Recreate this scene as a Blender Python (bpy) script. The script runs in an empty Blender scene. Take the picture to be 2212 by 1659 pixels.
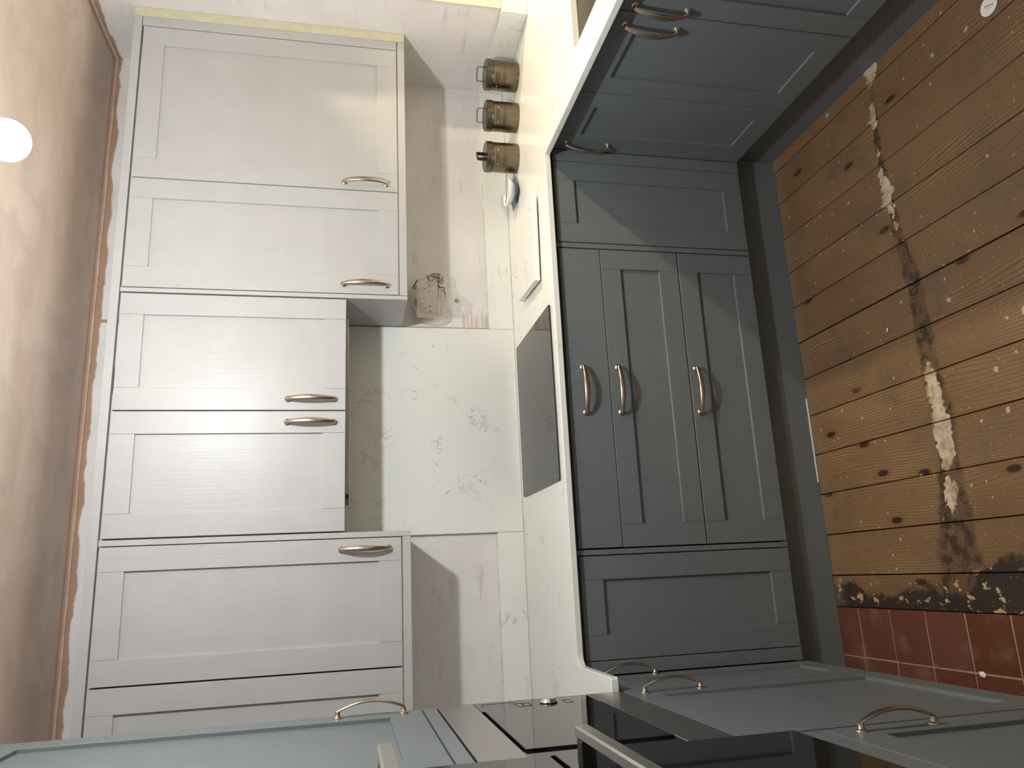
import bpy, bmesh, math, random
from mathutils import Vector, Matrix, noise as mnoise
random.seed(7)
S = bpy.context.scene
COL = S.collection

# ------------------------------------------------------------------ camera
cam_d = bpy.data.cameras.new('camera')
cam = bpy.data.objects.new('camera', cam_d)
COL.objects.link(cam)
RX = (0.9682620517, -0.2498391932, 0.0069983402)      # direction to the right of the upright view
RD = (-0.0467894985, -0.2086978252, -0.9768602564)    # down in the upright view
RF = (0.2455185167, 0.9455292673, -0.2137640350)      # forward
# the photograph is lying on its side: the upright "down" runs to the right of the frame
mx = Matrix(((RD[0], RX[0], -RF[0], -0.0682), (RD[1], RX[1], -RF[1], -2.8174),
             (RD[2], RX[2], -RF[2], 1.5653), (0, 0, 0, 1)))
cam.matrix_world = mx
cam_d.sensor_width = 36.0
cam_d.lens = 36.0 * 1635.76 / 2212.0
cam_d.clip_start = 0.02
S.camera = cam

# ------------------------------------------------------------------ light and exposure
LAMP_W = 62.0
LAMP_COL = (0.965, 1.0, 1.02)
SPOTS = ((2.46, -0.82, 2.19, 54.0), (2.46, -1.75, 2.19, 100.0))
SPOT_COL = (1.0, 0.80, 0.53)
LAMP_POS = (0.698, -1.51, 2.138)
world = bpy.data.worlds.new('world')
S.world = world
world.use_nodes = True
world.node_tree.nodes['Background'].inputs[0].default_value = (0.9, 0.95, 1.0, 1)
world.node_tree.nodes['Background'].inputs[1].default_value = 0.01
S.view_settings.view_transform = 'Standard'
S.view_settings.look = 'None'
S.view_settings.gamma = 1.0
S.view_settings.use_curve_mapping = False
S.view_settings.exposure = 0.0

for i_, (px_, py_, pz_, pw_) in enumerate(SPOTS):
    sp_d = bpy.data.lights.new('extension_spotlight', 'SPOT')
    sp_d.energy = pw_
    sp_d.color = SPOT_COL
    sp_d.spot_size = math.radians(140)
    sp_d.spot_blend = 0.45
    sp_d.shadow_soft_size = 0.03
    sp = bpy.data.objects.new('extension_spotlight', sp_d)
    COL.objects.link(sp)
    sp.location = (px_, py_, pz_)

# ------------------------------------------------------------------ material helpers
class NT:
    def __init__(s, name):
        s.m = bpy.data.materials.new(name)
        s.m.use_nodes = True
        s.t = s.m.node_tree
        s.b = s.t.nodes['Principled BSDF']
        s.out = s.t.nodes['Material Output']
    def n(s, typ, **kw):
        nd = s.t.nodes.new(typ)
        for k, v in kw.items():
            if k.startswith('_'):
                setattr(nd, k[1:], v)
        return nd
    def link(s, a, b):
        s.t.links.new(a, b)
    def coord(s, scale=(1, 1, 1), kind='Object', loc=(0, 0, 0)):
        m = s.n('ShaderNodeMapping')
        m.inputs['Scale'].default_value = scale
        m.inputs['Location'].default_value = loc
        if kind == 'World':
            g = s.n('ShaderNodeNewGeometry')
            s.link(g.outputs['Position'], m.inputs['Vector'])
        else:
            c = s.n('ShaderNodeTexCoord')
            s.link(c.outputs[kind], m.inputs['Vector'])
        return m.outputs['Vector']
    def noise(s, vec, scale=5, detail=3, rough=0.5, dist=0.0):
        nd = s.n('ShaderNodeTexNoise')
        nd.inputs['Scale'].default_value = scale
        nd.inputs['Detail'].default_value = detail
        nd.inputs['Roughness'].default_value = rough
        nd.inputs['Distortion'].default_value = dist
        s.link(vec, nd.inputs['Vector'])
        return nd.outputs['Fac']
    def vor(s, vec, scale=5, feature='F1', rnd=1.0):
        nd = s.n('ShaderNodeTexVoronoi')
        nd.voronoi_dimensions = '2D'
        nd.feature = feature
        nd.inputs['Scale'].default_value = scale
        nd.inputs['Randomness'].default_value = rnd
        s.link(vec, nd.inputs['Vector'])
        return nd
    def ramp(s, fac, stops, interp='LINEAR'):
        r = s.n('ShaderNodeValToRGB')
        r.color_ramp.interpolation = interp
        el = r.color_ramp.elements
        while len(el) < len(stops):
            el.new(0.5)
        for e, (p, c) in zip(el, stops):
            e.position = p
            e.color = (c, c, c, 1) if not isinstance(c, tuple) else (c[0], c[1], c[2], 1)
        s.link(fac, r.inputs['Fac'])
        return r.outputs['Color']
    def math(s, op, a, b=None, c=None, clamp=False):
        nd = s.n('ShaderNodeMath')
        nd.operation = op
        nd.use_clamp = clamp
        for i, v in enumerate((a, b, c)):
            if v is None:
                continue
            if isinstance(v, (int, float)):
                nd.inputs[i].default_value = v
            else:
                s.link(v, nd.inputs[i])
        return nd.outputs[0]
    def step(s, v, lo, hi):
        nd = s.n('ShaderNodeMapRange')
        nd.interpolation_type = 'SMOOTHSTEP'
        nd.inputs['From Min'].default_value = lo
        nd.inputs['From Max'].default_value = hi
        s.link(v, nd.inputs['Value'])
        return nd.outputs['Result']
    def sep(s, vec):
        nd = s.n('ShaderNodeSeparateXYZ')
        s.link(vec, nd.inputs[0])
        return nd.outputs
    def mix(s, fac, a, b, mode='MIX'):
        nd = s.n('ShaderNodeMix')
        nd.data_type = 'RGBA'
        nd.blend_type = mode
        for sock, v in ((nd.inputs[0], fac), (nd.inputs[6], a), (nd.inputs[7], b)):
            if isinstance(v, (int, float)):
                sock.default_value = v
            elif isinstance(v, tuple):
                sock.default_value = (v[0], v[1], v[2], 1)
            else:
                s.link(v, sock)
        return nd.outputs[2]
    def bump(s, h, strength=0.2, dist=0.002, prev=None):
        nd = s.n('ShaderNodeBump')
        nd.inputs['Strength'].default_value = strength
        nd.inputs['Distance'].default_value = dist
        s.link(h, nd.inputs['Height'])
        if prev is not None:
            s.link(prev, nd.inputs['Normal'])
        s.link(nd.outputs[0], s.b.inputs['Normal'])
        return nd.outputs[0]
    def set(s, **kw):
        nm = dict(col='Base Color', rough='Roughness', metal='Metallic', ior='IOR', spec='Specular IOR Level',
                  alpha='Alpha', coat='Coat Weight', trans='Transmission Weight', ecol='Emission Color', es='Emission Strength')
        for k, v in kw.items():
            sock = s.b.inputs[nm[k]]
            if isinstance(v, tuple):
                sock.default_value = (v[0], v[1], v[2], 1)
            elif isinstance(v, (int, float)):
                sock.default_value = v
            else:
                s.link(v, sock)
        return s

def paint(name, col, vertical=True, rough=0.40, bump=0.24):
    t = NT(name)
    v = t.coord((170, 170, 7) if vertical else (7, 170, 170))
    g = t.noise(v, 1.0, 4, 0.6, 0.3)
    v2 = t.coord((1, 1, 1))
    cl = t.noise(v2, 9, 2)
    t.set(col=t.mix(t.ramp(cl, [(0.3, 0.0), (0.7, 1.0)]), tuple(c * 0.97 for c in col), tuple(min(1, c * 1.03) for c in col)), rough=rough, spec=0.45)
    t.bump(t.ramp(g, [(0.3, 0.0), (0.7, 1.0)]), bump, 0.0006)
    return t.m

def plain(name, col, rough=0.5, metal=0.0, mott=0.06, nscale=14, spec=0.5, **kw):
    t = NT(name)
    f = t.noise(t.coord(), nscale, 3)
    t.set(col=t.mix(f, tuple(c * (1 - mott) for c in col), tuple(min(1, c * (1 + mott)) for c in col)),
          rough=rough, metal=metal, spec=spec, **kw)
    return t.m

def metal(name, col, rough=0.3, stretch=(3, 3, 160), amt=0.08, var=0.8, bmp=0.04):
    t = NT(name)
    f = t.noise(t.coord(stretch), 1.0, 3)
    t.set(col=t.mix(f, tuple(c * var for c in col), col), metal=1.0)
    rr = t.math('MULTIPLY_ADD', f, amt * 2, rough - amt)
    t.set(rough=rr)
    t.bump(f, bmp, 0.0004)
    return t.m

PALE = (0.48, 0.48, 0.472)
SLATE = (0.146, 0.170, 0.176)
M = {}
M['pale_v'] = paint('pale grey grained paint upright', PALE, True)
M['pale_h'] = paint('pale grey grained paint across', PALE, False)
M['slate_v'] = paint('slate grained paint upright', SLATE, True)
M['slate_h'] = paint('slate grained paint across', SLATE, False)
M['slate_flat'] = plain('slate flat panel', SLATE, 0.45)
M['pale_flat'] = plain('pale flat panel', PALE, 0.45)
M['carcass'] = plain('grey carcass board', (0.16, 0.16, 0.16), 0.6)
M['nickel'] = metal('aged brushed nickel', (0.60, 0.51, 0.41), 0.27, (90, 90, 12))
M['steel'] = metal('brushed stainless steel', (0.50, 0.485, 0.47), 0.30, (1.5, 1.5, 900), 0.03, 0.94, 0.008)
M['steel_sink'] = metal('sink steel', (0.62, 0.58, 0.50), 0.32, (30, 30, 300))
M['oven_bar'] = metal('satin steel bar', (0.60, 0.58, 0.54), 0.36, (120, 6, 120))
M['glass_black'] = plain('black glass', (0.006, 0.006, 0.007), 0.035, 0, 0.02, spec=0.6)
M['black'] = plain('black trim', (0.008, 0.008, 0.009), 0.35)
M['print_grey'] = plain('faint printed line', (0.035, 0.035, 0.037), 0.3)
M['hood_plate'] = metal('hood plate', (0.55, 0.45, 0.34), 0.35, (120, 4, 4))
M['tape'] = plain('cream masking tape', (0.62, 0.59, 0.42), 0.7, 0, 0.12, 30)
M['white'] = plain('white ceramic', (0.78, 0.76, 0.71), 0.2)
M['blue'] = plain('blue glazed plate', (0.16, 0.27, 0.42), 0.3, 0, 0.25, 30)
M['blue_dark'] = plain('dark blue rim', (0.03, 0.06, 0.11), 0.3)
M['spoon'] = metal('spoon steel', (0.42, 0.38, 0.34), 0.22)
M['pewter'] = metal('dark pewter', (0.205, 0.178, 0.130), 0.30, (6, 6, 220), 0.08)
M['pewter_dark'] = metal('dark pewter plate', (0.12, 0.108, 0.09), 0.38, (40, 40, 40))
M['rivet'] = metal('bright rivet', (0.85, 0.83, 0.80), 0.2)
M['letter_dark'] = plain('dark stamped lettering', (0.03, 0.026, 0.02), 0.5)
M['socket'] = plain('socket plastic', (0.78, 0.72, 0.69), 0.4, 0, 0.03)
M['hole'] = plain('dark slot', (0.01, 0.01, 0.01), 0.7)
M['ink'] = plain('black ink', (0.012, 0.012, 0.014), 0.5)
M['sticker'] = plain('white sticker paper', (0.80, 0.78, 0.76), 0.6)
M['crumb'] = plain('white plaster', (0.75, 0.70, 0.62), 0.9)
M['cord'] = plain('white flex', (0.7, 0.7, 0.68), 0.5)
M['foot'] = plain('black foot', (0.02, 0.02, 0.02), 0.7)

def make_quartz():
    t = NT('white quartz with fine grey veins')
    v = t.coord((1, 1, 1), 'World')
    a = t.noise(v, 5.5, 6, 0.62, 1.2)
    b = t.noise(t.coord((1, 1, 1), 'World', (4.2, 1.7, 3.3)), 7.0, 2, 0.5)
    d = t.math('ABSOLUTE', t.math('SUBTRACT', a, 0.5))
    line = t.math('SUBTRACT', 1.0, t.step(d, 0.0, 0.013))
    msk = t.step(b, 0.47, 0.62)
    c = t.noise(t.coord((1, 1, 1), 'World', (9.2, 7.7, 1.3)), 26.0, 3, 0.6)
    msk2 = t.math('MULTIPLY', msk, t.step(c, 0.38, 0.54))
    f = t.math('MULTIPLY', t.math('MULTIPLY', line, msk2), 0.5)
    sp = t.noise(v, 320, 2, 0.6)
    base = t.mix(t.ramp(sp, [(0.35, 0.0), (0.75, 1.0)]), (0.785, 0.795, 0.745), (0.835, 0.84, 0.79))
    t.set(col=t.mix(f, base, (0.22, 0.21, 0.20)), rough=0.2, spec=0.5)
    return t.m
M['quartz'] = make_quartz()

def make_wall(name, smear_x=True):
    """thin white mist coat brushed over pink plaster, bare plaster left along the ceiling and at cut edges"""
    t = NT(name)
    w = t.coord((1, 1, 1), 'World')
    x, y, z = t.sep(w)
    n1 = t.noise(t.coord((1, 1, 1), 'World'), 4.5, 5, 0.6, 0.4)
    n2 = t.noise(t.coord((2.5, 2.5, 14), 'World'), 2.4, 4, 0.6, 0.6)
    n3 = t.noise(t.coord((90, 90, 5), 'World'), 1.0, 4, 0.6)
    white = t.mix(t.ramp(n1, [(0.35, 0.0), (0.7, 1.0)]), (0.72, 0.69, 0.67), (0.80, 0.78, 0.76))
    smud = t.math('MULTIPLY', t.step(n2, 0.57, 0.75), 0.35)
    white = t.mix(smud, white, (0.40, 0.34, 0.31))
    plaster = t.mix(n1, (0.33, 0.20, 0.13), (0.47, 0.31, 0.22))
    # bare plaster under the ceiling
    nz = t.noise(t.coord((5, 5, 1.5), 'World'), 1.0, 4, 0.6)
    top = t.step(t.math('MULTIPLY_ADD', nz, 0.06, t.math('SUBTRACT', z, 0.03)), 2.432, 2.440)
    bare = top
    if smear_x:
        # bare strip beside the cooker splashback (right) and a thin one on the left
        e2 = t.math('SUBTRACT', 1.0, t.step(t.math('ABSOLUTE', t.math('SUBTRACT', x, 0.892)), 0.003, 0.010))
        nb = t.noise(t.coord((1, 1, 1), 'World', (3, 3, 3)), 16, 3, 0.6)
        low = t.math('MULTIPLY', t.math('SUBTRACT', 1.0, t.step(t.math('MULTIPLY_ADD', nb, 0.03, z), 1.022, 1.034)),
                     t.step(nb, 0.5, 0.62))
        strokes = t.noise(t.coord((5, 5, 150), 'World'), 1.0, 3, 0.55)
        brush = t.math('MULTIPLY', t.math('SUBTRACT', 1.0, t.step(t.math('MULTIPLY_ADD', strokes, -0.16, x), 0.84, 0.89)), t.math('MULTIPLY', t.step(strokes, 0.42, 0.6), 0.55))
        brush = t.math('MULTIPLY', brush, t.math('MULTIPLY', t.step(x, 0.85, 0.86), t.math('SUBTRACT', 1.0, t.step(z, 1.10, 1.16))))
        for e in (brush, e2, low):
            bare = t.math('MAXIMUM', bare, e)
    t.set(col=t.mix(bare, white, plaster), rough=0.75, spec=0.25)
    t.bump(n1, 0.15, 0.01)
    return t.m
M['wall_back'] = make_wall('mist coated back wall', True)
M['wall'] = make_wall('mist coated wall', False)

def make_ceiling():
    t = NT('bare pink plaster ceiling')
    a = t.noise(t.coord((1, 2.2, 1), 'World'), 2.0, 4, 0.55, 0.8)
    b = t.noise(t.coord((1, 1, 1), 'World', (5, 2, 1)), 5.5, 3, 0.5, 1.0)
    c1 = t.mix(t.ramp(a, [(0.28, 0.0), (0.72, 1.0)]), (0.62, 0.48, 0.38), (0.76, 0.64, 0.55))
    c2 = t.mix(t.math('MULTIPLY', t.step(b, 0.42, 0.68), 0.40), c1, (0.55, 0.43, 0.38))
    t.set(col=c2, rough=0.62, spec=0.3)
    t.bump(a, 0.12, 0.02)
    return t.m
M['ceiling'] = make_ceiling()

def make_board():
    t = NT('worn pine floorboard')
    info = t.n('ShaderNodeObjectInfo')
    rnd = info.outputs['Random']
    w = t.coord((1, 1, 1), 'World')
    x, y, z = t.sep(w)
    # offset the grain for every board
    def gv(sx, sy, ox=0.0):
        cmb = t.n('ShaderNodeCombineXYZ')
        t.link(t.math('MULTIPLY', x, sx), cmb.inputs[0])
        t.link(t.math('MULTIPLY_ADD', y, sy, ox), cmb.inputs[1])
        t.link(t.math('MULTIPLY', rnd, 37.0), cmb.inputs[2])
        return cmb.outputs[0]
    warp = t.noise(gv(6.0, 1.1), 1.0, 2, 0.45)
    ring = t.n('ShaderNodeTexWave')
    ring.bands_direction = 'X'
    ring.inputs['Scale'].default_value = 1.0
    ring.inputs['Distortion'].default_value = 0.0
    cm = t.n('ShaderNodeCombineXYZ')
    t.link(t.math('ADD', t.math('MULTIPLY', x, 38.0), t.math('MULTIPLY', warp, 4.2)), cm.inputs[0])
    t.link(cm.outputs[0], ring.inputs['Vector'])
    rings = ring.outputs['Fac']
    fine = t.noise(gv(260, 9), 1.0, 3, 0.6)
    tone = t.noise(gv(4, 2.0, 3.0), 1.0, 3, 0.55)
    base = t.mix(t.ramp(tone, [(0.3, 0.0), (0.7, 1.0)]), (0.140, 0.082, 0.038), (0.245, 0.152, 0.077))
    base = t.mix(t.math('MULTIPLY', t.step(rings, 0.62, 0.98), t.math('MULTIPLY_ADD', tone, 1.7, -0.36, True)), base, (0.082, 0.039, 0.015))
    base = t.mix(t.math('MULTIPLY', t.step(fine, 0.5, 0.72), 0.35), base, (0.10, 0.055, 0.026))
    base = t.mix(t.math('MULTIPLY', rnd, 0.28), base, (0.13, 0.075, 0.036))
    # knots
    kc_ = t.n('ShaderNodeCombineXYZ')
    t.link(t.math('ADD', t.math('MULTIPLY', x, 8.5), t.math('MULTIPLY', rnd, 91.0)), kc_.inputs[0])
    t.link(t.math('ADD', t.math('MULTIPLY', y, 3.4), t.math('MULTIPLY', rnd, 53.0)), kc_.inputs[1])
    kv = t.vor(kc_.outputs[0], 1.0)
    kd = kv.outputs['Distance']
    kc = t.sep(kv.outputs['Color'])
    has = t.step(kc[0], 0.66, 0.70)
    kn = t.math('MULTIPLY', t.math('SUBTRACT', 1.0, t.step(kd, 0.055, 0.10)), has)
    halo = t.math('MULTIPLY', t.math('MULTIPLY', t.math('SUBTRACT', 1.0, t.step(kd, 0.05, 0.22)), has), 0.5)
    base = t.mix(halo, base, (0.15, 0.07, 0.025))
    base = t.mix(kn, base, (0.028, 0.012, 0.007))
    # grubby patches
    g1 = t.noise(t.coord((1, 1, 1), 'World', (2, 8, 0)), 4.2, 5, 0.65)
    base = t.mix(t.math('MULTIPLY', t.step(g1, 0.50, 0.72), 0.6), base, (0.095, 0.072, 0.052))
    # old wall line: dark band along x near y = -1.09, wider and blacker towards the tiles
    nw = t.noise(t.coord((1, 1, 1), 'World', (0, 0, 4)), 14.0, 5, 0.65)
    ux = t.math('MULTIPLY', t.math('ADD', x, 0.3), 1 / 1.8)
    def along(pts, lo, hi, interp='LINEAR'):
        rr = t.ramp(ux, [((px + 0.3) / 1.8, (v - lo) / (hi - lo)) for px, v in pts], interp)
        return t.math('MULTIPLY_ADD', rr, hi - lo, lo)
    cy = along([(-0.164, -1.07), (-0.047, -1.084), (0.048, -1.092), (0.17, -1.106), (0.293, -1.112), (0.424, -1.102), (0.64, -1.103), (0.82, -1.082), (1.056, -1.06), (1.263, -1.07), (1.4, -1.093)], -1.13, -1.04)
    off = t.math('SUBTRACT', y, cy)
    dy = t.math('ABSOLUTE', off)
    wid = along([(-0.12, 0.085), (0.0, 0.06), (0.15, 0.042), (0.45, 0.036), (0.75, 0.028), (0.9, 0.016), (1.3, 0.012), (1.4, 0.004)], 0.0, 0.1)
    dn = t.math('ADD', dy, t.math('MULTIPLY', t.math('SUBTRACT', nw, 0.5), 0.05))
    band = t.math('SUBTRACT', 1.0, t.step(t.math('DIVIDE', dn, wid), 0.70, 1.15))
    nk = t.noise(t.coord((1, 1, 1), 'World', (11, 3, 4)), 22.0, 4, 0.65)
    base = t.mix(t.math('MULTIPLY', band, 0.62), base, (0.075, 0.045, 0.027))
    base = t.mix(t.math('MULTIPLY', band, t.math('MULTIPLY', t.step(nk, 0.46, 0.58), 0.75)), base, (0.020, 0.014, 0.012))
    # black bitumen by the tiles
    nb = t.noise(t.coord((1, 1, 1), 'World', (1, 5, 2)), 9.0, 5, 0.65)
    bx = t.math('MULTIPLY_ADD', nb, 0.16, x)
    yy = t.math('MULTIPLY', t.step(t.math('MULTIPLY', y, -1.0), 1.0, 1.35), 0.10)
    bt = t.math('SUBTRACT', 1.0, t.step(t.math('SUBTRACT', bx, yy), -0.092, -0.072))
    base = t.mix(t.math('MULTIPLY', bt, 0.92), base, (0.019, 0.015, 0.013))
    # plaster and paint residue in the band and by the tiles
    np_ = t.noise(t.coord((1, 1, 1), 'World', (7, 1, 0)), 17.0, 5, 0.65, 0.4)
    hw_ = along([(0.03, 0.0), (0.06, 0.020), (0.12, 0.016), (0.145, 0.0), (0.16, 0.014), (0.22, 0.028), (0.36, 0.030), (0.43, 0.016), (0.47, 0.0), (0.845, 0.0), (0.87, 0.012), (0.89, 0.0), (0.92, 0.012), (0.97, 0.022), (1.05, 0.012), (1.08, 0.0),
                 (1.115, 0.007), (1.14, 0.0), (1.18, 0.0), (1.22, 0.013), (1.27, 0.008), (1.30, 0.0), (1.335, 0.0), (1.36, 0.022), (1.40, 0.026)], 0.0, 0.04)
    pw = t.math('ADD', t.math('ABSOLUTE', t.math('SUBTRACT', off, 0.006)), t.math('ADD', t.math('MULTIPLY', t.math('SUBTRACT', np_, 0.5), 0.085), t.math('MULTIPLY', t.math('SUBTRACT', t.noise(t.coord((1, 1, 1), 'World', (2, 9, 0)), 75.0, 3, 0.6), 0.5), 0.035)))
    pl = t.math('MULTIPLY', t.math('SUBTRACT', 1.0, t.step(t.math('SUBTRACT', pw, hw_), -0.003, 0.001)), t.step(hw_, 0.001, 0.004))
    pcol = t.mix(t.step(nk, 0.35, 0.65), (0.30, 0.21, 0.12), (0.52, 0.44, 0.34))
    base = t.mix(pl, base, pcol)
    flake = t.math('MULTIPLY', t.step(t.noise(t.coord((20, 15, 1), 'World'), 1.5, 5, 0.62), 0.60, 0.62), t.math('SUBTRACT', 1.0, t.step(x, -0.15, -0.09)))
    base = t.mix(flake, base, (0.42, 0.28, 0.14))
    # paint splashes of several sizes
    wobn = t.noise(t.coord((1, 1, 1), 'World', (5, 5, 1)), 120.0, 3, 0.6)
    def splash(scale, cut, r0, r1, col, k, off):
        nonlocal base
        v = t.vor(t.coord((1, 1, 0.01), 'World', (off, off * 1.7, 0)), scale)
        c = t.sep(v.outputs['Color'])
        wob = t.math('MULTIPLY_ADD', t.math('SUBTRACT', wobn, 0.5), 0.16, v.outputs['Distance'])
        rad = t.math('MULTIPLY_ADD', c[1], r1, r0)
        mk = t.math('MULTIPLY', t.math('LESS_THAN', wob, rad), t.math('GREATER_THAN', c[0], cut))
        base = t.mix(t.math('MULTIPLY', mk, k), base, col)
    splash(75, 0.84, 0.03, 0.13, (0.38, 0.30, 0.21), 0.7, 0.3)
    splash(24, 0.86, 0.012, 0.09, (0.50, 0.44, 0.36), 0.65, 1.1)
    splash(9, 0.88, 0.010, 0.055, (0.56, 0.51, 0.45), 0.55, 2.4)
    splash(45, 0.90, 0.03, 0.10, (0.03, 0.02, 0.015), 0.6, 5.2)
    # dust by the plinth
    du = t.math('MULTIPLY', t.step(y, -0.60, -0.52), 0.35)
    base = t.mix(du, base, (0.22, 0.18, 0.13))
    t.set(col=base, rough=0.52, spec=0.35)
    h = t.math('ADD', t.math('MULTIPLY', rings, 0.3), t.math('ADD', t.math('MULTIPLY', fine, 0.4), t.math('MULTIPLY', pl, 1.2)))
    t.bump(h, 0.25, 0.0015)
    return t.m
M['board'] = make_board()

def make_tile():
    t = NT('red quarry tile')
    info = t.n('ShaderNodeObjectInfo')
    rnd = info.outputs['Random']
    a = t.noise(t.coord((1, 1, 1), 'World'), 9, 5, 0.6)
    b = t.noise(t.coord((1, 1, 1), 'World', (4, 4, 0)), 60, 3, 0.6)
    c = t.mix(rnd, (0.092, 0.029, 0.012), (0.118, 0.042, 0.028))
    c = t.mix(t.math('MULTIPLY', t.step(a, 0.5, 0.75), 0.45), c, (0.24, 0.14, 0.105))
    c = t.mix(t.math('MULTIPLY', t.step(b, 0.68, 0.74), 0.5), c, (0.42, 0.33, 0.26))
    t.set(col=c, rough=0.45, spec=0.4)
    t.bump(a, 0.15, 0.002)
    return t.m
M['tile'] = make_tile()
M['grout'] = plain('pale dusty grout', (0.28, 0.21, 0.15), 0.9, 0, 0.4, 60)
M['bead'] = plain('torn paper bead', (0.56, 0.42, 0.31), 0.8, 0, 0.25, 22)
M['dark_gap'] = plain('dark void under floor', (0.02, 0.014, 0.01), 0.9)
M['jamb'] = plain('cream plaster reveal', (0.70, 0.64, 0.52), 0.7)
M['frame_white'] = plain('white window frame', (0.75, 0.74, 0.70), 0.4)

def make_bulb():
    t = NT('lit opal bulb')
    r = 0.036
    # radiant power spread evenly over the globe
    t.set(col=(0.9, 0.9, 0.9), rough=0.3, ecol=LAMP_COL, es=LAMP_W / (4 * math.pi * r * r * math.pi))
    return t.m
M['bulb'] = make_bulb()

def make_film():
    t = NT('clear crinkled polythene')
    a = t.noise(t.coord(), 45, 4, 0.6, 1.5)
    t.set(col=(0.92, 0.90, 0.86), rough=0.12, spec=0.9)
    nrm = t.bump(a, 0.35, 0.004)
    tr = t.n('ShaderNodeBsdfTransparent')
    tr.inputs['Color'].default_value = (0.985, 0.98, 0.97, 1)
    lw = t.n('ShaderNodeLayerWeight')
    lw.inputs['Blend'].default_value = 0.30
    t.link(nrm, lw.inputs['Normal'])
    mx_ = t.n('ShaderNodeMixShader')
    gl = t.n('ShaderNodeBsdfGlossy')
    gl.inputs['Roughness'].default_value = 0.13
    gl.inputs['Color'].default_value = (0.95, 0.95, 0.95, 1)
    t.link(nrm, gl.inputs['Normal'])
    t.link(t.math('MULTIPLY_ADD', lw.outputs['Facing'], 0.40, 0.08, True), mx_.inputs[0])
    t.link(tr.outputs[0], mx_.inputs[1])
    t.link(gl.outputs[0], mx_.inputs[2])
    m2 = t.n('ShaderNodeMixShader')
    m2.inputs[0].default_value = 0.15
    t.link(mx_.outputs[0], m2.inputs[1])
    t.link(t.b.outputs[0], m2.inputs[2])
    t.link(m2.outputs[0], t.out.inputs['Surface'])
    return t.m
M['film'] = make_film()

# ------------------------------------------------------------------ mesh helpers
class MB:
    def __init__(s):
        s.b = bmesh.new()
    def box(s, x0, x1, y0, y1, z0, z1, bev=0.0):
        c = bmesh.ops.create_cube(s.b, size=1.0)
        vs = c['verts']
        for v in vs:
            v.co = Vector(((x0 + x1) / 2 + v.co.x * (x1 - x0), (y0 + y1) / 2 + v.co.y * (y1 - y0), (z0 + z1) / 2 + v.co.z * (z1 - z0)))
        if bev > 0:
            es = list({e for v in vs for e in v.link_edges})
            bmesh.ops.bevel(s.b, geom=es, offset=bev, segments=1, affect='EDGES', clamp_overlap=True)
        return s
    def lathe(s, prof, c=(0, 0, 0), n=40, axis='Z', cap=True):
        rings = []
        for r, h in prof:
            ring = []
            for i in range(n):
                a = 2 * math.pi * i / n
                p = (r * math.cos(a), r * math.sin(a), h)
                if axis == 'Y':
                    p = (p[0], -p[2], p[1])
                elif axis == 'X':
                    p = (p[2], p[0], p[1])
                ring.append(s.b.verts.new((c[0] + p[0], c[1] + p[1], c[2] + p[2])))
            rings.append(ring)
        for a, b in zip(rings, rings[1:]):
            for i in range(n):
                j = (i + 1) % n
                s.b.faces.new((a[i], a[j], b[j], b[i]))
        if cap:
            if prof[0][0] > 1e-6:
                s.b.faces.new(list(reversed(rings[0])))
            if prof[-1][0] > 1e-6:
                s.b.faces.new(rings[-1])
        return s
    def sweep(s, pts, secs, up=(0, 0, 1), n=10, cap=True):
        """elliptical section (half width across `up` x tangent, half height along normal) along pts"""
        rings = []
        P = [Vector(p) for p in pts]
        upv = Vector(up)
        for i, p in enumerate(P):
            t = (P[min(i + 1, len(P) - 1)] - P[max(i - 1, 0)]).normalized()
            a = upv.cross(t)
            if a.length < 1e-6:
                a = Vector((1, 0, 0)).cross(t)
            a.normalize()
            b = t.cross(a).normalized()
            w, h = secs[i] if isinstance(secs, list) else secs
            ring = []
            for k in range(n):
                an = 2 * math.pi * k / n
                ring.append(s.b.verts.new(p + a * (w * math.cos(an)) + b * (h * math.sin(an))))
            rings.append(ring)
        for a, b in zip(rings, rings[1:]):
            for i in range(n):
                j = (i + 1) % n
                s.b.faces.new((a[i], a[j], b[j], b[i]))
        if cap:
            s.b.faces.new(list(reversed(rings[0])))
            s.b.faces.new(rings[-1])
        return s
    def mesh(s, name, smooth=False):
        bmesh.ops.recalc_face_normals(s.b, faces=s.b.faces)
        me = bpy.data.meshes.new(name)
        s.b.to_mesh(me)
        s.b.free()
        if smooth:
            for p in me.polygons:
                p.use_smooth = True
        return me

def link(name, me, m, parent=None, loc=None, smooth_angle=None):
    o = bpy.data.objects.new(name, me)
    COL.objects.link(o)
    if m is not None and len(me.materials) == 0:
        me.materials.append(m)
    if parent is not None:
        o.parent = parent
    if loc is not None:
        o.location = loc
    if smooth_angle:
        for p in me.polygons:
            p.use_smooth = True
        try:
            me.set_sharp_from_angle(angle=math.radians(smooth_angle))
        except Exception:
            pass
    return o

def thing(name, label, cat, loc=(0, 0, 0), rz=0.0, group=None):
    o = bpy.data.objects.new(name, None)
    COL.objects.link(o)
    o.empty_display_size = 0.05
    o.location = loc
    o.rotation_euler = (0, 0, rz)
    tag(o, label, cat, group)
    return o

def tag(o, label, cat, group=None):
    o['label'] = label
    o['category'] = cat
    if group:
        o['group'] = group
    return o

def struct(name, me, m, parent=None):
    o = link(name, me, m, parent)
    if parent is None:
        o['kind'] = 'structure'
    return o

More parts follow.
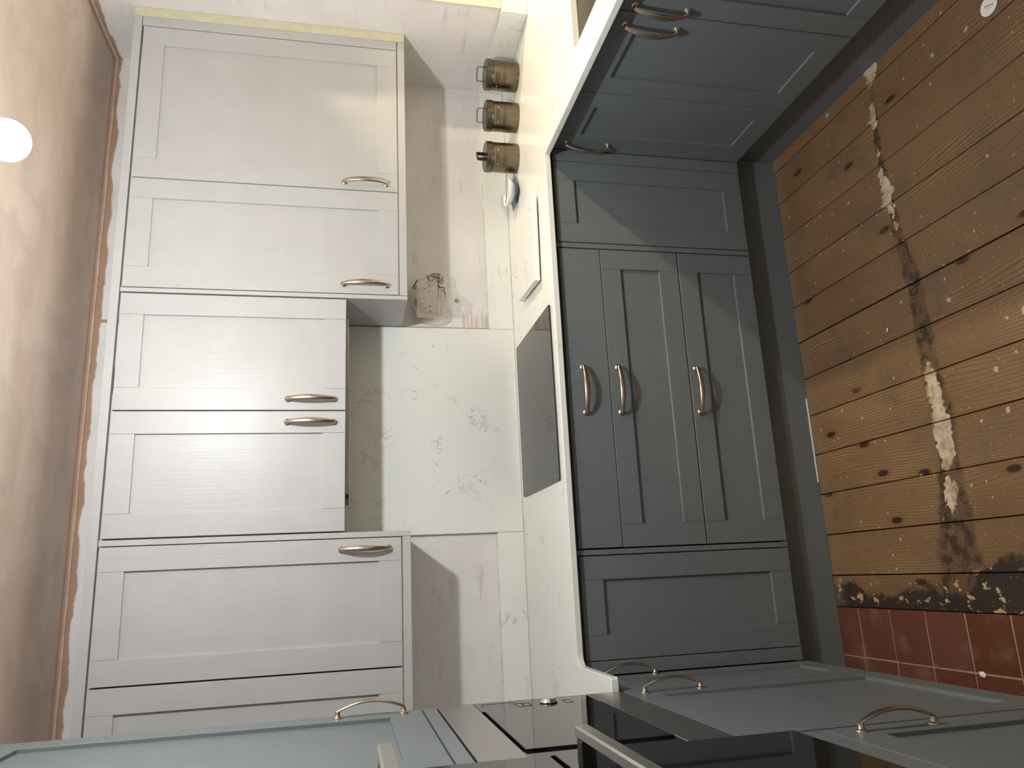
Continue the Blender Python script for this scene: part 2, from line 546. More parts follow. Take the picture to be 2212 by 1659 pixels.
def text_mesh(txt, size, depth=0.0006):
    cu = bpy.data.curves.new('txt', 'FONT')
    cu.body = txt
    cu.size = size
    cu.extrude = depth
    cu.align_x = 'CENTER'
    cu.align_y = 'CENTER'
    o = bpy.data.objects.new('txt', cu)
    COL.objects.link(o)
    dg = bpy.context.evaluated_depsgraph_get()
    me = bpy.data.meshes.new_from_object(o.evaluated_get(dg))
    bpy.data.objects.remove(o)
    bpy.data.curves.remove(cu)
    me.materials.clear()
    return me

# ------------------------------------------------------------------ key measures
YW = -0.2924     # wall cabinet door face
YD = -0.5746     # base door face
YT = -0.595      # worktop front edge
YP = -0.528      # plinth face
ZT = 0.91        # worktop top
XRD = 1.3557     # sink run door face
XRT = 1.320      # sink run worktop edge
XLD = -0.3616    # left run door face
XLT = -0.327
WB = 0.018       # back wall plane
XR = 1.985       # right wall plane
ZC = 2.468       # ceiling
XLW = -0.97
YF = -3.9        # wall behind the camera

# ------------------------------------------------------------------ room shell
struct('wall_back', MB().box(XLW - 0.1, XR + 0.0, WB, WB + 0.1, -0.05, ZC + 0.05).mesh('wall_back'), M['wall_back'])
OY0, OY1, OZ0, OZ1 = -2.1, -0.475, ZT - 0.03, 2.03
XO = XR + 0.24
wr = MB()
wr.box(XR, XO, OY1, WB + 0.1, -0.05, ZC + 0.05)
wr.box(XR, XO, YF, OY0, -0.05, ZC + 0.05)
wr.box(XR, XO, OY0, OY1, -0.05, OZ0)
wr.box(XR, XO, OY0, OY1, OZ1, ZC + 0.05)
struct('wall_right', wr.mesh('wall_right'), M['wall'])
struct('wall_left', MB().box(XLW - 0.1, XLW, YF, WB, -0.05, ZC + 0.05).mesh('wall_left'), M['wall'])
struct('wall_front', MB().box(XLW - 0.1, XO, YF - 0.1, YF, -0.05, ZC + 0.05).mesh('wall_front'), M['wall'])
struct('ceiling', MB().box(XLW, XR, YF, WB, ZC, ZC + 0.05).mesh('ceiling'), M['ceiling'])
# reveal lining of the opening
jb = struct('trim_1', MB().box(XR + 0.001, XO - 0.001, OY1 - 0.012, OY1 - 0.0005, ZT + 0.1015, OZ1 - 0.001).mesh('reveal'), M['jamb'])
# adjoining room seen only as the glow through the opening
ex = MB()
ex.box(XO, 4.0, YF, YF + 0.1, -0.05, 2.3)
ex.box(XO, 4.0, 0.3, 0.4, -0.05, 2.3)
ex.box(4.0, 4.1, YF, 0.4, -0.05, 2.3)
struct('wall_extension', ex.mesh('wall_extension'), M['wall'])
struct('ceiling_extension', MB().box(XO, 4.0, YF, 0.4, 2.25, 2.3).mesh('ceiling_ext'), M['wall'])
struct('floor_extension', MB().box(XO, 4.0, YF, 0.4, -0.06, -0.01).mesh('floor_ext'), M['grout'])

# ragged plaster bead along the ceiling line
def bead(name, p0, p1, out):
    pts, secs = [], []
    a, b = Vector(p0), Vector(p1)
    n = 60
    for i in range(n + 1):
        q = a.lerp(b, i / n)
        k = mnoise.noise(q * 7.0)
        pts.append(q + Vector((0, 0, 0.003 * k)))
        secs.append((0.0045 + 0.002 * mnoise.noise(q * 19.0), 0.0045 + 0.0015 * mnoise.noise(q * 23.0 + Vector((3, 1, 2)))))
    struct(name, MB().sweep(pts, secs, n=6).mesh(name), M['bead'])
bead('trim_2', (XLW, WB - 0.004, ZC - 0.012), (XR - 0.004, WB - 0.004, ZC - 0.012), 0)
bead('trim_3', (XR - 0.004, WB, ZC - 0.012), (XR - 0.004, -1.6, ZC - 0.012), 0)

# ------------------------------------------------------------------ floor
fl = struct('floor', MB().box(XLW, XR, YF, WB, -0.06, -0.019).mesh('floor_base'), M['dark_gap'])
seams = [-0.2135, -0.116, 0.015, 0.1485, 0.282, 0.418, 0.549, 0.682, 0.8135, 0.946, 1.0795, 1.2195, 1.346, 1.48]
gaps = [0.002, 0.0035, 0.003, 0.0028, 0.0028, 0.003, 0.0034, 0.0042, 0.003, 0.0022, 0.0026, 0.003, 0.003, 0.003]
def board(x0, x1, y0, y1, dz):
    b = MB().box(x0, x1, y0, y1, -0.0185 , dz, 0.0008)
    link('floorboard', b.mesh('floorboard'), M['board'], fl)
for i in range(len(seams) - 1):
    a = seams[i] + gaps[i] / 2
    c = seams[i + 1] - gaps[i + 1] / 2
    dz = random.uniform(-0.0012, 0.0008)
    if i == 0:
        board(a, c, -0.626, -0.45, dz - 0.001)
        board(a, c, -3.5, -0.628, dz)
    else:
        board(a, c, -3.5, -0.45, dz)
link('grout_bed', MB().box(-0.66, -0.2162, -3.5, -0.45, -0.0188, -0.0025).mesh('grout'), M['grout'], fl)
tile_me = {}
for r, (tx0, tx1) in enumerate(((-0.3590, -0.2152), (-0.504, -0.3640), (-0.6485, -0.508))):
    for k in range(-1, 11):
        y1 = -0.630 - 0.1433 * k
        y0 = y1 - 0.1433
        if k == -1:
            y1 = -0.48
        key = (r, k == -1)
        if key not in tile_me:
            tile_me[key] = MB().box(-(tx1 - tx0) / 2, (tx1 - tx0) / 2, -(y1 - y0 - 0.0052) / 2, (y1 - y0 - 0.0052) / 2, -0.0018, 0.0, 0.0008).mesh('tile')
            tile_me[key].materials.append(M['tile'])
        o = link('tile', tile_me[key], None, fl)
        o.location = ((tx0 + tx1) / 2, (y0 + y1) / 2, random.uniform(-0.0008, 0.0006))
        o.rotation_euler = (0, 0, random.uniform(-0.006, 0.006))

# ------------------------------------------------------------------ cabinet parts
def handle_mesh():
    """bow handle lying along local z, standing off towards -y"""
    b = MB()
    n = 22
    H = 0.074
    pts, secs = [], []
    for i in range(n + 1):
        s_ = -1 + 2 * i / n
        k = 1 - s_ * s_
        pts.append((0, -(0.0135 + 0.0195 * k), s_ * (H + 0.003)))
        secs.append((0.0052 + 0.0038 * k ** 0.8, 0.0030 + 0.0010 * k))
    b.sweep(pts, secs, up=(0, -1, 0), n=12)
    for sg in (-1, 1):
        c = (0, 0, sg * H)
        b.lathe([(0.0112, 0.0), (0.0112, 0.002), (0.0098, 0.0034), (0.0075, 0.0042), (0.0062, 0.006), (0.0055, 0.0145)], c, 20, 'Y')
    me = b.mesh('handle')
    me.materials.append(M['nickel'])
    for p in me.polygons:
        p.use_smooth = True
    try:
        me.set_sharp_from_angle(angle=math.radians(50))
    except Exception:
        pass
    return me
HANDLE = handle_mesh()

def add_handle(parent, x, z, horizontal=False):
    o = link('handle', HANDLE, None, parent)
    o['label'] = 'bowed brushed nickel pull handle with round ends'
    o.location = (x, 0, z)
    if horizontal:
        o.rotation_euler = (0, math.radians(90), 0)
    return o

def shaker(parent, x0, x1, z0, z1, kind='slate', name='door', fw=0.070, handle=None, fwx=None, fwt=None):
    """framed door: recessed panel as the part, stiles, rails and handle as sub-parts. Front face at local y = 0"""
    fwx = fwx or fw
    fwt = fwt or fw
    e = 0.0015
    x0 += e; x1 -= e; z0 += e; z1 -= e
    V, H = M[kind + '_v'], M[kind + '_h']
    horiz_panel = (x1 - x0) > (z1 - z0)
    d = link(name, MB().box(x0 + 0.02, x1 - 0.02, 0.0085, 0.019, z0 + 0.02, z1 - 0.02).mesh(name), H if horiz_panel else V, parent)
    g = 0.0005
    for a, c in ((x0, x0 + fwx), (x1 - fwx, x1)):
        link('stile', MB().box(a, c, 0.0, 0.0205, z0, z1, 0.0007).mesh('stile'), V, d)
    for a, c in ((z0, z0 + fw), (z1 - fwt, z1)):
        link('rail', MB().box(x0 + fwx + g, x1 - fwx - g, 0.0002, 0.0205, a, c, 0.0007).mesh('rail'), H, d)
    if handle:
        add_handle(d, *handle)
    return d

def carcass(parent, x0, x1, y0, y1, z0, z1, m=None):
    return link('carcass', MB().box(x0, x1, y0, y1, z0, z1).mesh('carcass'), m or M['carcass'], parent)

# ------------------------------------------------------------------ wall cabinets (local x along the wall, origin at left end of the door face)
ZDB, ZDT, ZPB = 1.386, 2.285, 1.357
def wall_unit(label, x0, x1, doors, zb=ZDB, panels=(), depth=WB - YW - 0.002):
    t = thing('wall_cabinet', label, 'cabinet', (x0, YW, zb))
    lo = lambda x: x - x0
    carcass(t, 0.001, x1 - x0 - 0.001, 0.0225, depth, 0.002, 2.2885 - zb, M['pale_flat'])
    for (a, c, hx, hz) in doors:
        d = shaker(t, lo(a), lo(c), 0.0, ZDT - zb, 'pale', 'door', 0.0725, (lo(hx), hz - zb) if hx is not None else None)
    for (a, c, zz) in panels:
        link('end_panel', MB().box(lo(a), lo(c), 0.0, depth, zz - zb, 2.2885 - zb, 0.0008).mesh('end_panel'), M['pale_v'], t)
    return t
wall_unit('pale grey wide single-door wall cabinet in the back right corner above the canisters', 1.306, 1.9085, [(1.306, 1.908, 1.336, 1.502)])
wall_unit('pale grey narrow single-door wall cabinet between the hob cabinet and the corner cabinet', 0.891, 1.305, [(0.907, 1.305, 0.942, 1.502)],
          panels=[(0.891, 0.9055, ZPB)])
wall_unit('pale grey double-door wall cabinet hanging higher above the black hob', 0.0935, 0.8895,
          [(0.493, 0.887, 0.531, 1.678), (0.0955, 0.4915, 0.453, 1.678)], zb=1.566)
wall_unit('pale grey single-door wall cabinet left of the hob cabinet with handle at its right edge', -0.325, 0.0925, [(-0.325, 0.073, 0.038, 1.502)],
          panels=[(0.0745, 0.092, ZPB)])
wall_unit('pale grey wall cabinet partly hidden behind the tall oven housing', -0.80, -0.327, [(-0.80, -0.327, None, None)])

# corner filler with masking tape
t = thing('corner_filler', 'pale grey upright filler strip between corner wall cabinet and right wall', 'filler', (1.9105, YW, ZPB))
link('strip', MB().box(0, 0.0355, 0.0, 0.02, 0.03, 2.2885 - ZPB, 0.0006).mesh('strip'), M['pale_v'], t)
link('outer_strip', MB().box(0.036, XR - 1.9105 - 0.001, -0.001, 0.02, 0.0, 2.318 - ZPB, 0.0006).mesh('outer_strip'), M['pale_v'], t)
tp = MB()
nseg = 26
tv = []
for i in range(nseg + 1):
    z = ZPB + (2.317 - ZPB) * i / nseg
    w = 0.004 * mnoise.noise(Vector((z * 9, 0, 0)))
    tv.append((tp.b.verts.new((1.9475 + w * 0.4, YW - 0.0015, z)), tp.b.verts.new((XR - 0.0015, YW - 0.0016, z)),
               tp.b.verts.new((1.9475 + w * 0.4, YW - 0.0012, z)), tp.b.verts.new((XR - 0.0015, YW - 0.0012, z))))
for a, c in zip(tv, tv[1:]):
    tp.b.faces.new((a[0], a[1], c[1], c[0]))
    tp.b.faces.new((a[2], c[2], c[3], a[3]))
    tp.b.faces.new((a[0], c[0], c[2], a[2]))
    tp.b.faces.new((a[1], a[3], c[3], c[1]))
tag(link('masking_tape', tp.mesh('masking_tape'), M['tape']), 'cream masking tape run down the right edge of the corner wall cabinet', 'tape')

# cornice strip on top and light pelmets below
tag(link('cornice', MB().box(XLW + 0.02, 1.9455, YW - 0.001, YW + 0.02, 2.2905, 2.318, 0.0008).mesh('cornice'), M['pale_h']),
    'long pale grey strip along the top of all wall cabinets', 'cornice')
tag(link('light_pelmet', MB().box(0.9068, 1.9455, YW - 0.001, YW + 0.02, ZPB, 1.3835, 0.0008).mesh('light_pelmet'), M['pale_h']),
    'pale grey pelmet strip under the two right-hand wall cabinets', 'pelmet')
tag(link('light_pelmet', MB().box(XLW + 0.02, 0.0735, YW - 0.001, YW + 0.02, ZPB, 1.3835, 0.0008).mesh('light_pelmet'), M['pale_h']),
    'pale grey pelmet strip under the wall cabinet left of the hob', 'pelmet')
# extractor plate just showing under the hob cabinet
t = thing('extractor_hood', 'slim extractor hood plate under the high cabinet above the hob', 'extractor', (0.5, -0.12, 1.553))
link('plate', MB().box(-0.28, 0.33, -0.13, 0.10, 0.006, 0.0125, 0.001).mesh('plate'), M['hood_plate'], t)
link('filter', MB().box(-0.25, 0.30, -0.10, 0.07, 0.003, 0.006).mesh('filter'), M['steel'], t)
link('control_strip', MB().box(-0.295, -0.2805, -0.13, 0.10, 0.002, 0.0125, 0.001).mesh('control_strip'), M['black'], t)
t = thing('duct_end', 'small dark duct end lying on top of the hob cabinet', 'duct', (0.655, -0.06, 2.2895))
link('duct_body', MB().box(-0.03, 0.03, -0.05, 0.06, 0, 0.078, 0.002).mesh('duct'), M['carcass'], t)

# ------------------------------------------------------------------ base cabinets along the back wall
ZB0, ZB1 = 0.177, 0.877
def base_unit(label, loc, rz, w, fronts, depth=0.56, z0=ZB0, z1=0.8885, cat='cabinet', panels=(), name='base_cabinet'):
    t = thing(name, label, cat, loc, rz)
    carcass(t, 0.001, w - 0.001, 0.0225, depth, z0 + 0.003, z1, M['carcass'])
    for f in fronts:
        f(t)
    for (a, c) in panels:
        link('end_panel', MB().box(a, c, 0.0, depth, z0, z1, 0.0008).mesh('end_panel'), M['slate_v'], t)
    return t
DW = 0.9867
def slab_front(t):
    d = link('drawer_front', MB().box(0.002, DW - 0.002, 0, 0.0205, 0.7355, ZB1 - 0.0015, 0.0008).mesh('drawer_front'), M['slate_h'], t)
    add_handle(d, 0.497, 0.822, True)
base_unit('slate grey three-drawer cabinet under the hob', (0, YD, 0), 0, DW, [
    slab_front,
    lambda t: shaker(t, 0, DW, 0.4555, 0.7345, 'slate', 'drawer_front', 0.0685, (0.497, 0.703, True)),
    lambda t: shaker(t, 0, DW, ZB0, 0.4545, 'slate', 'drawer_front', 0.0685, (0.497, 0.429, True))])
base_unit('slate grey single-door base cabinet right of the three drawers, without handle', (DW + 0.001, YD, 0), 0, 0.324, [
    lambda t: shaker(t, 0.0205, 0.324, ZB0, ZB1, 'slate', 'door', 0.0695)], panels=[(0.0015, 0.0185)])
base_unit('slate grey single-door base cabinet left of the three drawers, without handle', (-0.3215, YD, 0), 0, 0.320, [
    lambda t: shaker(t, 0.0, 0.301, ZB0, ZB1, 'slate', 'door', 0.0695)], panels=[(0.303, 0.3185)])
tag(link('corner_post', MB().box(1.3125, XRD - 0.0005, YD - 0.0005, YD + 0.02, ZB0, ZB1, 0.0008).mesh('corner_post'), M['slate_v']),
    'slate grey upright corner filler where the sink run meets the back run', 'filler')
tag(link('corner_post', MB().box(XLD + 0.0005, -0.3225, YD - 0.0005, YD + 0.02, ZB0, ZB1, 0.0008).mesh('corner_post'), M['slate_v']),
    'slate grey upright corner filler by the tall oven housing', 'filler')

# sink run: local x runs towards the camera
RZ = -math.pi / 2
base_unit('slate grey single-door base cabinet of the sink run nearest the corner', (XRD, -0.597, 0), RZ, 0.3005, [
    lambda t: shaker(t, 0, 0.3005, ZB0, ZB1, 'slate', 'door', 0.0715, (0.024, 0.764))], depth=0.55)
base_unit('slate grey double-door sink cabinet with two handles side by side', (XRD, -0.8985, 0), RZ, 0.69, [
    lambda t: shaker(t, 0, 0.345, ZB0, ZB1, 'slate', 'door', 0.0715, (0.3, 0.764)),
    lambda t: shaker(t, 0.346, 0.69, ZB0, ZB1, 'slate', 'door', 0.0715, (0.371, 0.764))], depth=0.55, z1=0.69)
base_unit('slate grey base cabinet of the sink run just past the sink, outside the view', (XRD, -1.5895, 0), RZ, 0.6, [
    lambda t: shaker(t, 0, 0.6, ZB0, ZB1, 'slate', 'door', 0.0715, (0.56, 0.764))], depth=0.55)
tag(link('corner_post', MB().box(XRD, XRD + 0.02, -0.596, YD - 0.0015, ZB0, ZB1, 0.0008).mesh('corner_post'), M['slate_v']),
    'thin slate grey filler beside the first sink run door', 'filler')

# left run: local x runs away from the camera (towards the back wall)
LZ = math.pi / 2
base_unit('slate grey narrow base cabinet between the tall oven housing and the back run', (XLD, -0.886, 0), LZ, 0.288, [
    lambda t: shaker(t, 0, 0.288, ZB0, ZB1, 'slate', 'door', 0.0705, (0.264, 0.760))], depth=0.56)

# plinths
tag(link('plinth', MB().box(-0.42, 1.393, YP, YP + 0.016, 0.0005, 0.172).mesh('plinth'), M['slate_flat']),
    'dark slate plinth board along the floor under the back cabinets', 'plinth')
tag(link('plinth', MB().box(1.395, 1.411, -2.2, YP + 0.016, 0.0005, 0.172).mesh('plinth'), M['slate_flat']),
    'dark slate plinth board along the floor under the sink cabinets', 'plinth')
tag(link('plinth', MB().box(-0.437, -0.421, -2.1, YP, 0.0005, 0.172).mesh('plinth'), M['slate_flat']),
    'dark slate plinth board under the tall oven housings', 'plinth')
tag(link('protective_strip', MB().box(0.19, 0.48, YP - 0.0025, YP - 0.0003, 0.0008, 0.006, 0.0005).mesh('protective_strip'), M['sticker']),
    'thin white strip stuck along the bottom of the back plinth', 'strip')

# ------------------------------------------------------------------ tall housings on the left
HX = XLD
def tall(label, y0, w, parts):
    t = thing('tall_oven_housing', label, 'cabinet', (HX, y0, 0), LZ)
    for p in parts:
        p(t)
    return t
W1 = 0.595
Y1 = -1.485
def h1(t):
    carcass(t, 0.0, W1 - 0.001, 0.0225, 0.58, 0.18, 0.8865, M['slate_flat'])
    link('carcass', MB().box(0.0, W1 - 0.001, 0.0225, 0.58, 1.3535, 2.30).mesh('carcass'), M['slate_flat'], t)
    link('side_panel', MB().box(0.0, 0.017, 0.0225, 0.58, 0.8865, 1.3535).mesh('side_panel'), M['slate_flat'], t)
    link('side_panel', MB().box(W1 - 0.0045, W1 - 0.001, 0.004, 0.58, 0.18, 2.30).mesh('side_panel'), M['slate_flat'], t)
    shaker(t, 0, W1 - 0.004, ZB0, 0.886, 'slate', 'door', 0.0705, (W1 - 0.045, 0.768))
    link('filler_rail', MB().box(0.001, W1 - 0.0045, 0.0, 0.02, 1.3535, 1.384, 0.0008).mesh('filler_rail'), M['slate_h'], t)
    shaker(t, 0, W1 - 0.004, 1.387, 2.29, 'slate', 'door', 0.076, (W1 - 0.04, 1.505))
tall('tall slate grey housing holding the microwave, next to the worktop end', Y1, W1, [h1])
Y2 = -2.085
def h2(t):
    carcass(t, 0.0, W1 - 0.001, 0.0225, 0.58, 0.18, 0.775, M['slate_flat'])
    link('carcass', MB().box(0.0, W1 - 0.001, 0.0225, 0.58, 1.69, 2.30).mesh('carcass'), M['slate_flat'], t)
    link('filler_rail', MB().box(0.001, W1 - 0.002, 0.0, 0.02, 0.729, 0.779, 0.0008).mesh('filler_rail'), M['slate_h'], t)
    shaker(t, 0, W1 - 0.001, ZB0, 0.727, 'slate', 'door', 0.073, (W1 - 0.045, 0.602))
    shaker(t, 0, W1 - 0.001, 1.70, 2.29, 'slate', 'door', 0.076, (W1 - 0.04, 1.80))
tall('tall slate grey housing holding the double oven, nearest the camera', Y2, W1, [h2])

# microwave in the first housing (local: x towards back wall, front at local y<=0)
t = thing('built_in_microwave', 'built-in black glass microwave with steel bands above the left worktop level', 'microwave', (HX, Y1, 0.888), LZ)
mw = W1 - 0.006
def mb(name, x0, x1, y0, y1, z0, z1, m, bev=0.001, par=None):
    return link(name, MB().box(x0, x1, y0, y1, z0 - 0.888, z1 - 0.888, bev).mesh(name), m, par or t)
mb('body', 0.02, mw - 0.02, 0.021, 0.42, 0.892, 1.348, M['black'])
mb('lower_trim', 0.001, mw, -0.002, 0.02, 0.8895, 0.982, M['steel'])
mb('upper_trim', 0.001, mw, -0.002, 0.02, 1.2655, 1.350, M['steel'])
DX = mw - 0.125          # door from here towards the camera
door = mb('door', 0.05, DX - 0.001, -0.004, 0.019, 0.9845, 1.259, M['glass_black'])
mb('side_trim', 0.002, 0.0485, 0.0, 0.019, 0.9835, 1.2645, M['glass_black'])
ctl = mb('control_panel', DX + 0.001, mw - 0.001, -0.002, 0.019, 0.984, 1.2645, M['glass_black'])
lx = mw - 0.062
kn = link('knob', MB().lathe([(0.021, 0), (0.021, 0.004), (0.0175, 0.006), (0.0168, 0.009), (0.0150, 0.0102)], (lx - 0.012, -0.002, 1.097 - 0.888), 28, 'Y').mesh('knob', True), M['rivet'], ctl)
for zc, tall_ in ((1.158, True), (1.050, False)):
    for k in ((-1, 1) if tall_ else (0,)):
        c = lx + 0.0 - 0.012
        b = MB()
        zz = zc + k * 0.0085
        for (a0, a1, b0, b1) in ((c - 0.022, c + 0.022, zz - 0.0085, zz - 0.0078), (c - 0.022, c + 0.022, zz + 0.0078, zz + 0.0085),
                                 (c - 0.022, c - 0.0212, zz - 0.0085, zz + 0.0085), (c + 0.0212, c + 0.022, zz - 0.0085, zz + 0.0085)):
            b.box(a0, a1, -0.0026, -0.002, b0 - 0.888, b1 - 0.888)
        link('button', b.mesh('button'), M['hole'], ctl)
b = MB()
c = lx + 0.01
for (a0, a1, b0, b1) in ((c + 0.022, c + 0.0226, 1.165, 1.25), (c - 0.02, c + 0.022, 1.2494, 1.25)):
    b.box(a0, a1, -0.0025, -0.002, b0 - 0.888, b1 - 0.888)
link('display_outline', b.mesh('display_outline'), M['hole'], ctl)

# double oven in the near housing
t = thing('double_oven', 'black glass double oven with steel bar handles nearest the camera', 'oven', (HX, Y2, 0.782), LZ)
def ob(name, x0, x1, y0, y1, z0, z1, m, bev=0.001, par=None):
    return link(name, MB().box(x0, x1, y0, y1, z0 - 0.782, z1 - 0.782, bev).mesh(name), m, par or t)
ow = W1 - 0.003
ob('body', 0.02, ow - 0.02, 0.024, 0.55, 0.785, 1.68, M['black'])
d1 = ob('lower_door', 0.001, ow, -0.004, 0.022, 0.7835, 1.224, M['glass_black'])
d2 = ob('upper_door', 0.001, ow, -0.004, 0.022, 1.2335, 1.555, M['glass_black'])
ob('control_panel', 0.001, ow, -0.004, 0.022, 1.5605, 1.685, M['glass_black'])
for dd, zc in ((d1, 1.2), (d2, 1.505)):
    hb = ob('bar_handle', 0.085, ow - 0.085, -0.062, -0.044, zc - 0.012, zc + 0.012, M['oven_bar'], 0.003, dd)
    for xx in (0.09, ow - 0.118):
        ob('handle_bracket', xx, xx + 0.026, -0.0435, -0.0045, zc - 0.011, zc + 0.011, M['black'], 0.001, dd)

# ------------------------------------------------------------------ worktop
def arc(cx, cy, r, a0, a1, n=6):
    return [(cx + r * math.cos(math.radians(a0 + (a1 - a0) * i / n)), cy + r * math.sin(math.radians(a0 + (a1 - a0) * i / n))) for i in range(n + 1)]
def inset(poly, d):
    """offset inwards for a counter-clockwise loop"""
    out = []
    n = len(poly)
    for i in range(n):
        p0, p1, p2 = Vector(poly[i - 1]), Vector(poly[i]), Vector(poly[(i + 1) % n])
        e1, e2 = (p1 - p0).normalized(), (p2 - p1).normalized()
        n1, n2 = Vector((-e1.y, e1.x)), Vector((-e2.y, e2.x))
        m_ = (n1 + n2)
        k = d / max(0.3, (1 + n1.dot(n2)))
        out.append((p1.x + m_.x * k, p1.y + m_.y * k))
    return out
def slab_mesh(outer, holes, zt, zb, ch=0.0018, grooves=(), gd=0.004):
    bm = bmesh.new()
    def loop(pts, z):
        vs = [bm.verts.new((x, y, z)) for x, y in pts]
        return vs, [bm.edges.new((vs[i], vs[(i + 1) % len(vs)])) for i in range(len(vs))]
    def wall(a, b):
        for i in range(len(a)):
            j = (i + 1) % len(a)
            bm.faces.new((a[i], a[j], b[j], b[i]))
    top_e, bot_e = [], []
    v0, e0 = loop(inset(outer, ch), zt)
    v1, _ = loop(outer, zt - ch)
    v2, _ = loop(outer, zb + ch)
    v3, e3 = loop(inset(outer, ch), zb)
    wall(v1, v0); wall(v2, v1); wall(v3, v2)
    top_e += e0; bot_e += e3
    for h in holes:
        a, ea = loop(inset(h, -ch), zt)
        b1, _ = loop(h, zt - ch)
        b, eb = loop(h, zb)
        wall(a, b1); wall(b1, b)
        top_e += ea; bot_e += eb
    for g in grooves:
        a, ea = loop(g, zt)
        b, _ = loop(inset(g, 0.0012), zt - gd)
        wall(a, b)
        bm.faces.new(b)
        top_e += ea
    bmesh.ops.triangle_fill(bm, edges=top_e, use_beauty=True, normal=(0, 0, 1))
    bmesh.ops.triangle_fill(bm, edges=bot_e, use_beauty=True, normal=(0, 0, -1))
    bmesh.ops.remove_doubles(bm, verts=bm.verts, dist=1e-6)
    bmesh.ops.recalc_face_normals(bm, faces=bm.faces)
    me = bpy.data.meshes.new('slab')
    bm.to_mesh(me)
    bm.free()
    return me
ir = 0.030
outline = [(XLW + 0.002, 0.017), (XLW + 0.002, -0.8835)]
outline += [(XLT - 0.006, -0.8835), (XLT, -0.8775)]
outline += arc(XLT + ir, YT - ir, ir, 180, 90, 8)
outline += [(XRT, YT), (XRT, -2.19), (XR - 0.001, -2.19), (XR - 0.001, -2.098), (XO - 0.001, -2.098), (XO - 0.001, -0.4765), (XR - 0.001, -0.4765), (XR - 0.001, 0.017)]
SX0, SX1, SY0, SY1 = 1.437, 1.845, -1.50, -0.970
r_ = 0.032
sink_hole = arc(SX1 - r_, SY1 - r_, r_, 0, 90) + arc(SX0 + r_, SY1 - r_, r_, 90, 180) + arc(SX0 + r_, SY0 + r_, r_, 180, 270) + arc(SX1 - r_, SY0 + r_, r_, 270, 360)
gr = []
for gx, gy in ((1.4905, -0.619), (1.5695, -0.616), (1.645, -0.619), (1.7185, -0.613), (1.790, -0.62)):
    w = 0.0035
    gr.append([(gx - w, -0.962), (gx + w, -0.962)] + arc(gx, gy - w, w, 0, 180, 4))
wt = link('worktop', slab_mesh(outline, [sink_hole], ZT, ZT - 0.020, grooves=gr), M['quartz'])
tag(wt, 'white quartz worktop with fine veins running around the kitchen, drainer grooves cut in', 'worktop')

# sink bowl under the cut-out
def ring_pts(g, z):
    return [(x, y, z) for x, y in inset(sink_hole, -g)]
t = thing('undermount_sink', 'undermounted stainless steel sink bowl below the drainer grooves', 'sink', ((SX0 + SX1) / 2, (SY0 + SY1) / 2, 0.70))
bm = bmesh.new()
loops = []
for g, z in ((0.012, ZT - 0.0215), (0.006, ZT - 0.0225), (0.003, ZT - 0.03), (0.0, ZT - 0.19), (-0.02, ZT - 0.205), (-0.06, ZT - 0.207)):
    loops.append([bm.verts.new((x - t.location.x, y - t.location.y, zz - 0.70)) for x, y, zz in ring_pts(g, z)])
for a, c in zip(loops, loops[1:]):
    for i in range(len(a)):
        j = (i + 1) % len(a)
        bm.faces.new((a[i], a[j], c[j], c[i]))
bm.faces.new(loops[-1])
bmesh.ops.recalc_face_normals(bm, faces=bm.faces)
me = bpy.data.meshes.new('bowl')
bm.to_mesh(me)
bm.free()
link('bowl', me, M['steel_sink'], t, smooth_angle=40)
link('drain', MB().lathe([(0.045, 0.0), (0.045, 0.003), (0.035, 0.004), (0.0, 0.002)], (0, 0, 0.004), 24).mesh('drain', True), M['steel'], t)

# upstands and splashback
UZ = ZT + 0.1
def quartz_piece(name, x0, x1, y0, y1, z0, z1, label, cat):
    tag(link(name, MB().box(x0, x1, y0, y1, z0, z1, 0.0012).mesh(name), M['quartz']), label, cat)
quartz_piece('splashback', 0.0925, 0.8885, 0.0, WB - 0.0003, ZT + 0.0006, 1.72, 'tall white quartz splashback panel on the wall behind the hob', 'splashback')
quartz_piece('upstand', 0.8895, XR - 0.016, 0.0, WB - 0.0003, ZT + 0.0006, UZ, 'low white quartz upstand behind the canisters', 'upstand')
quartz_piece('upstand', XLW + 0.003, 0.0915, 0.0, WB - 0.0003, ZT + 0.0006, UZ, 'low white quartz upstand left of the splashback', 'upstand')
quartz_piece('upstand', XR - 0.015, XR - 0.0005, -0.4755, WB - 0.0003, ZT + 0.0006, UZ, 'low white quartz upstand on the right wall in the corner', 'upstand')
quartz_piece('upstand', XR - 0.015, XO - 0.002, -0.4905, -0.476, ZT + 0.0006, UZ, 'low white quartz upstand returning into the opening in the right wall', 'upstand')

# ------------------------------------------------------------------ hob
hx0, hx1, hy0, hy1 = 0.2135, 0.7955, -0.547, -0.046
hr = 0.010
hob_o = arc(hx1 - hr, hy1 - hr, hr, 0, 90, 4) + arc(hx0 + hr, hy1 - hr, hr, 90, 180, 4) + arc(hx0 + hr, hy0 + hr, hr, 180, 270, 4) + arc(hx1 - hr, hy0 + hr, hr, 270, 360, 4)
t = thing('induction_hob', 'black glass induction hob set on the white worktop', 'hob', ((hx0 + hx1) / 2, (hy0 + hy1) / 2, ZT))
loc = t.location
link('glass', slab_mesh([(x - loc.x, y - loc.y) for x, y in hob_o], [], 0.0058, 0.0005, 0.0012), M['glass_black'], t)
for (cx, cy) in ((-0.15, 0.11), (0.15, 0.11), (-0.15, -0.09), (0.15, -0.09)):
    b = MB()
    b.box(cx - 0.0004, cx + 0.0004, cy - 0.012, cy + 0.012, 0.0058, 0.0059)
    b.box(cx - 0.012, cx + 0.012, cy - 0.0004, cy + 0.0004, 0.0058, 0.00595)
    link('zone_mark', b.mesh('zone_mark'), M['print_grey'], t)
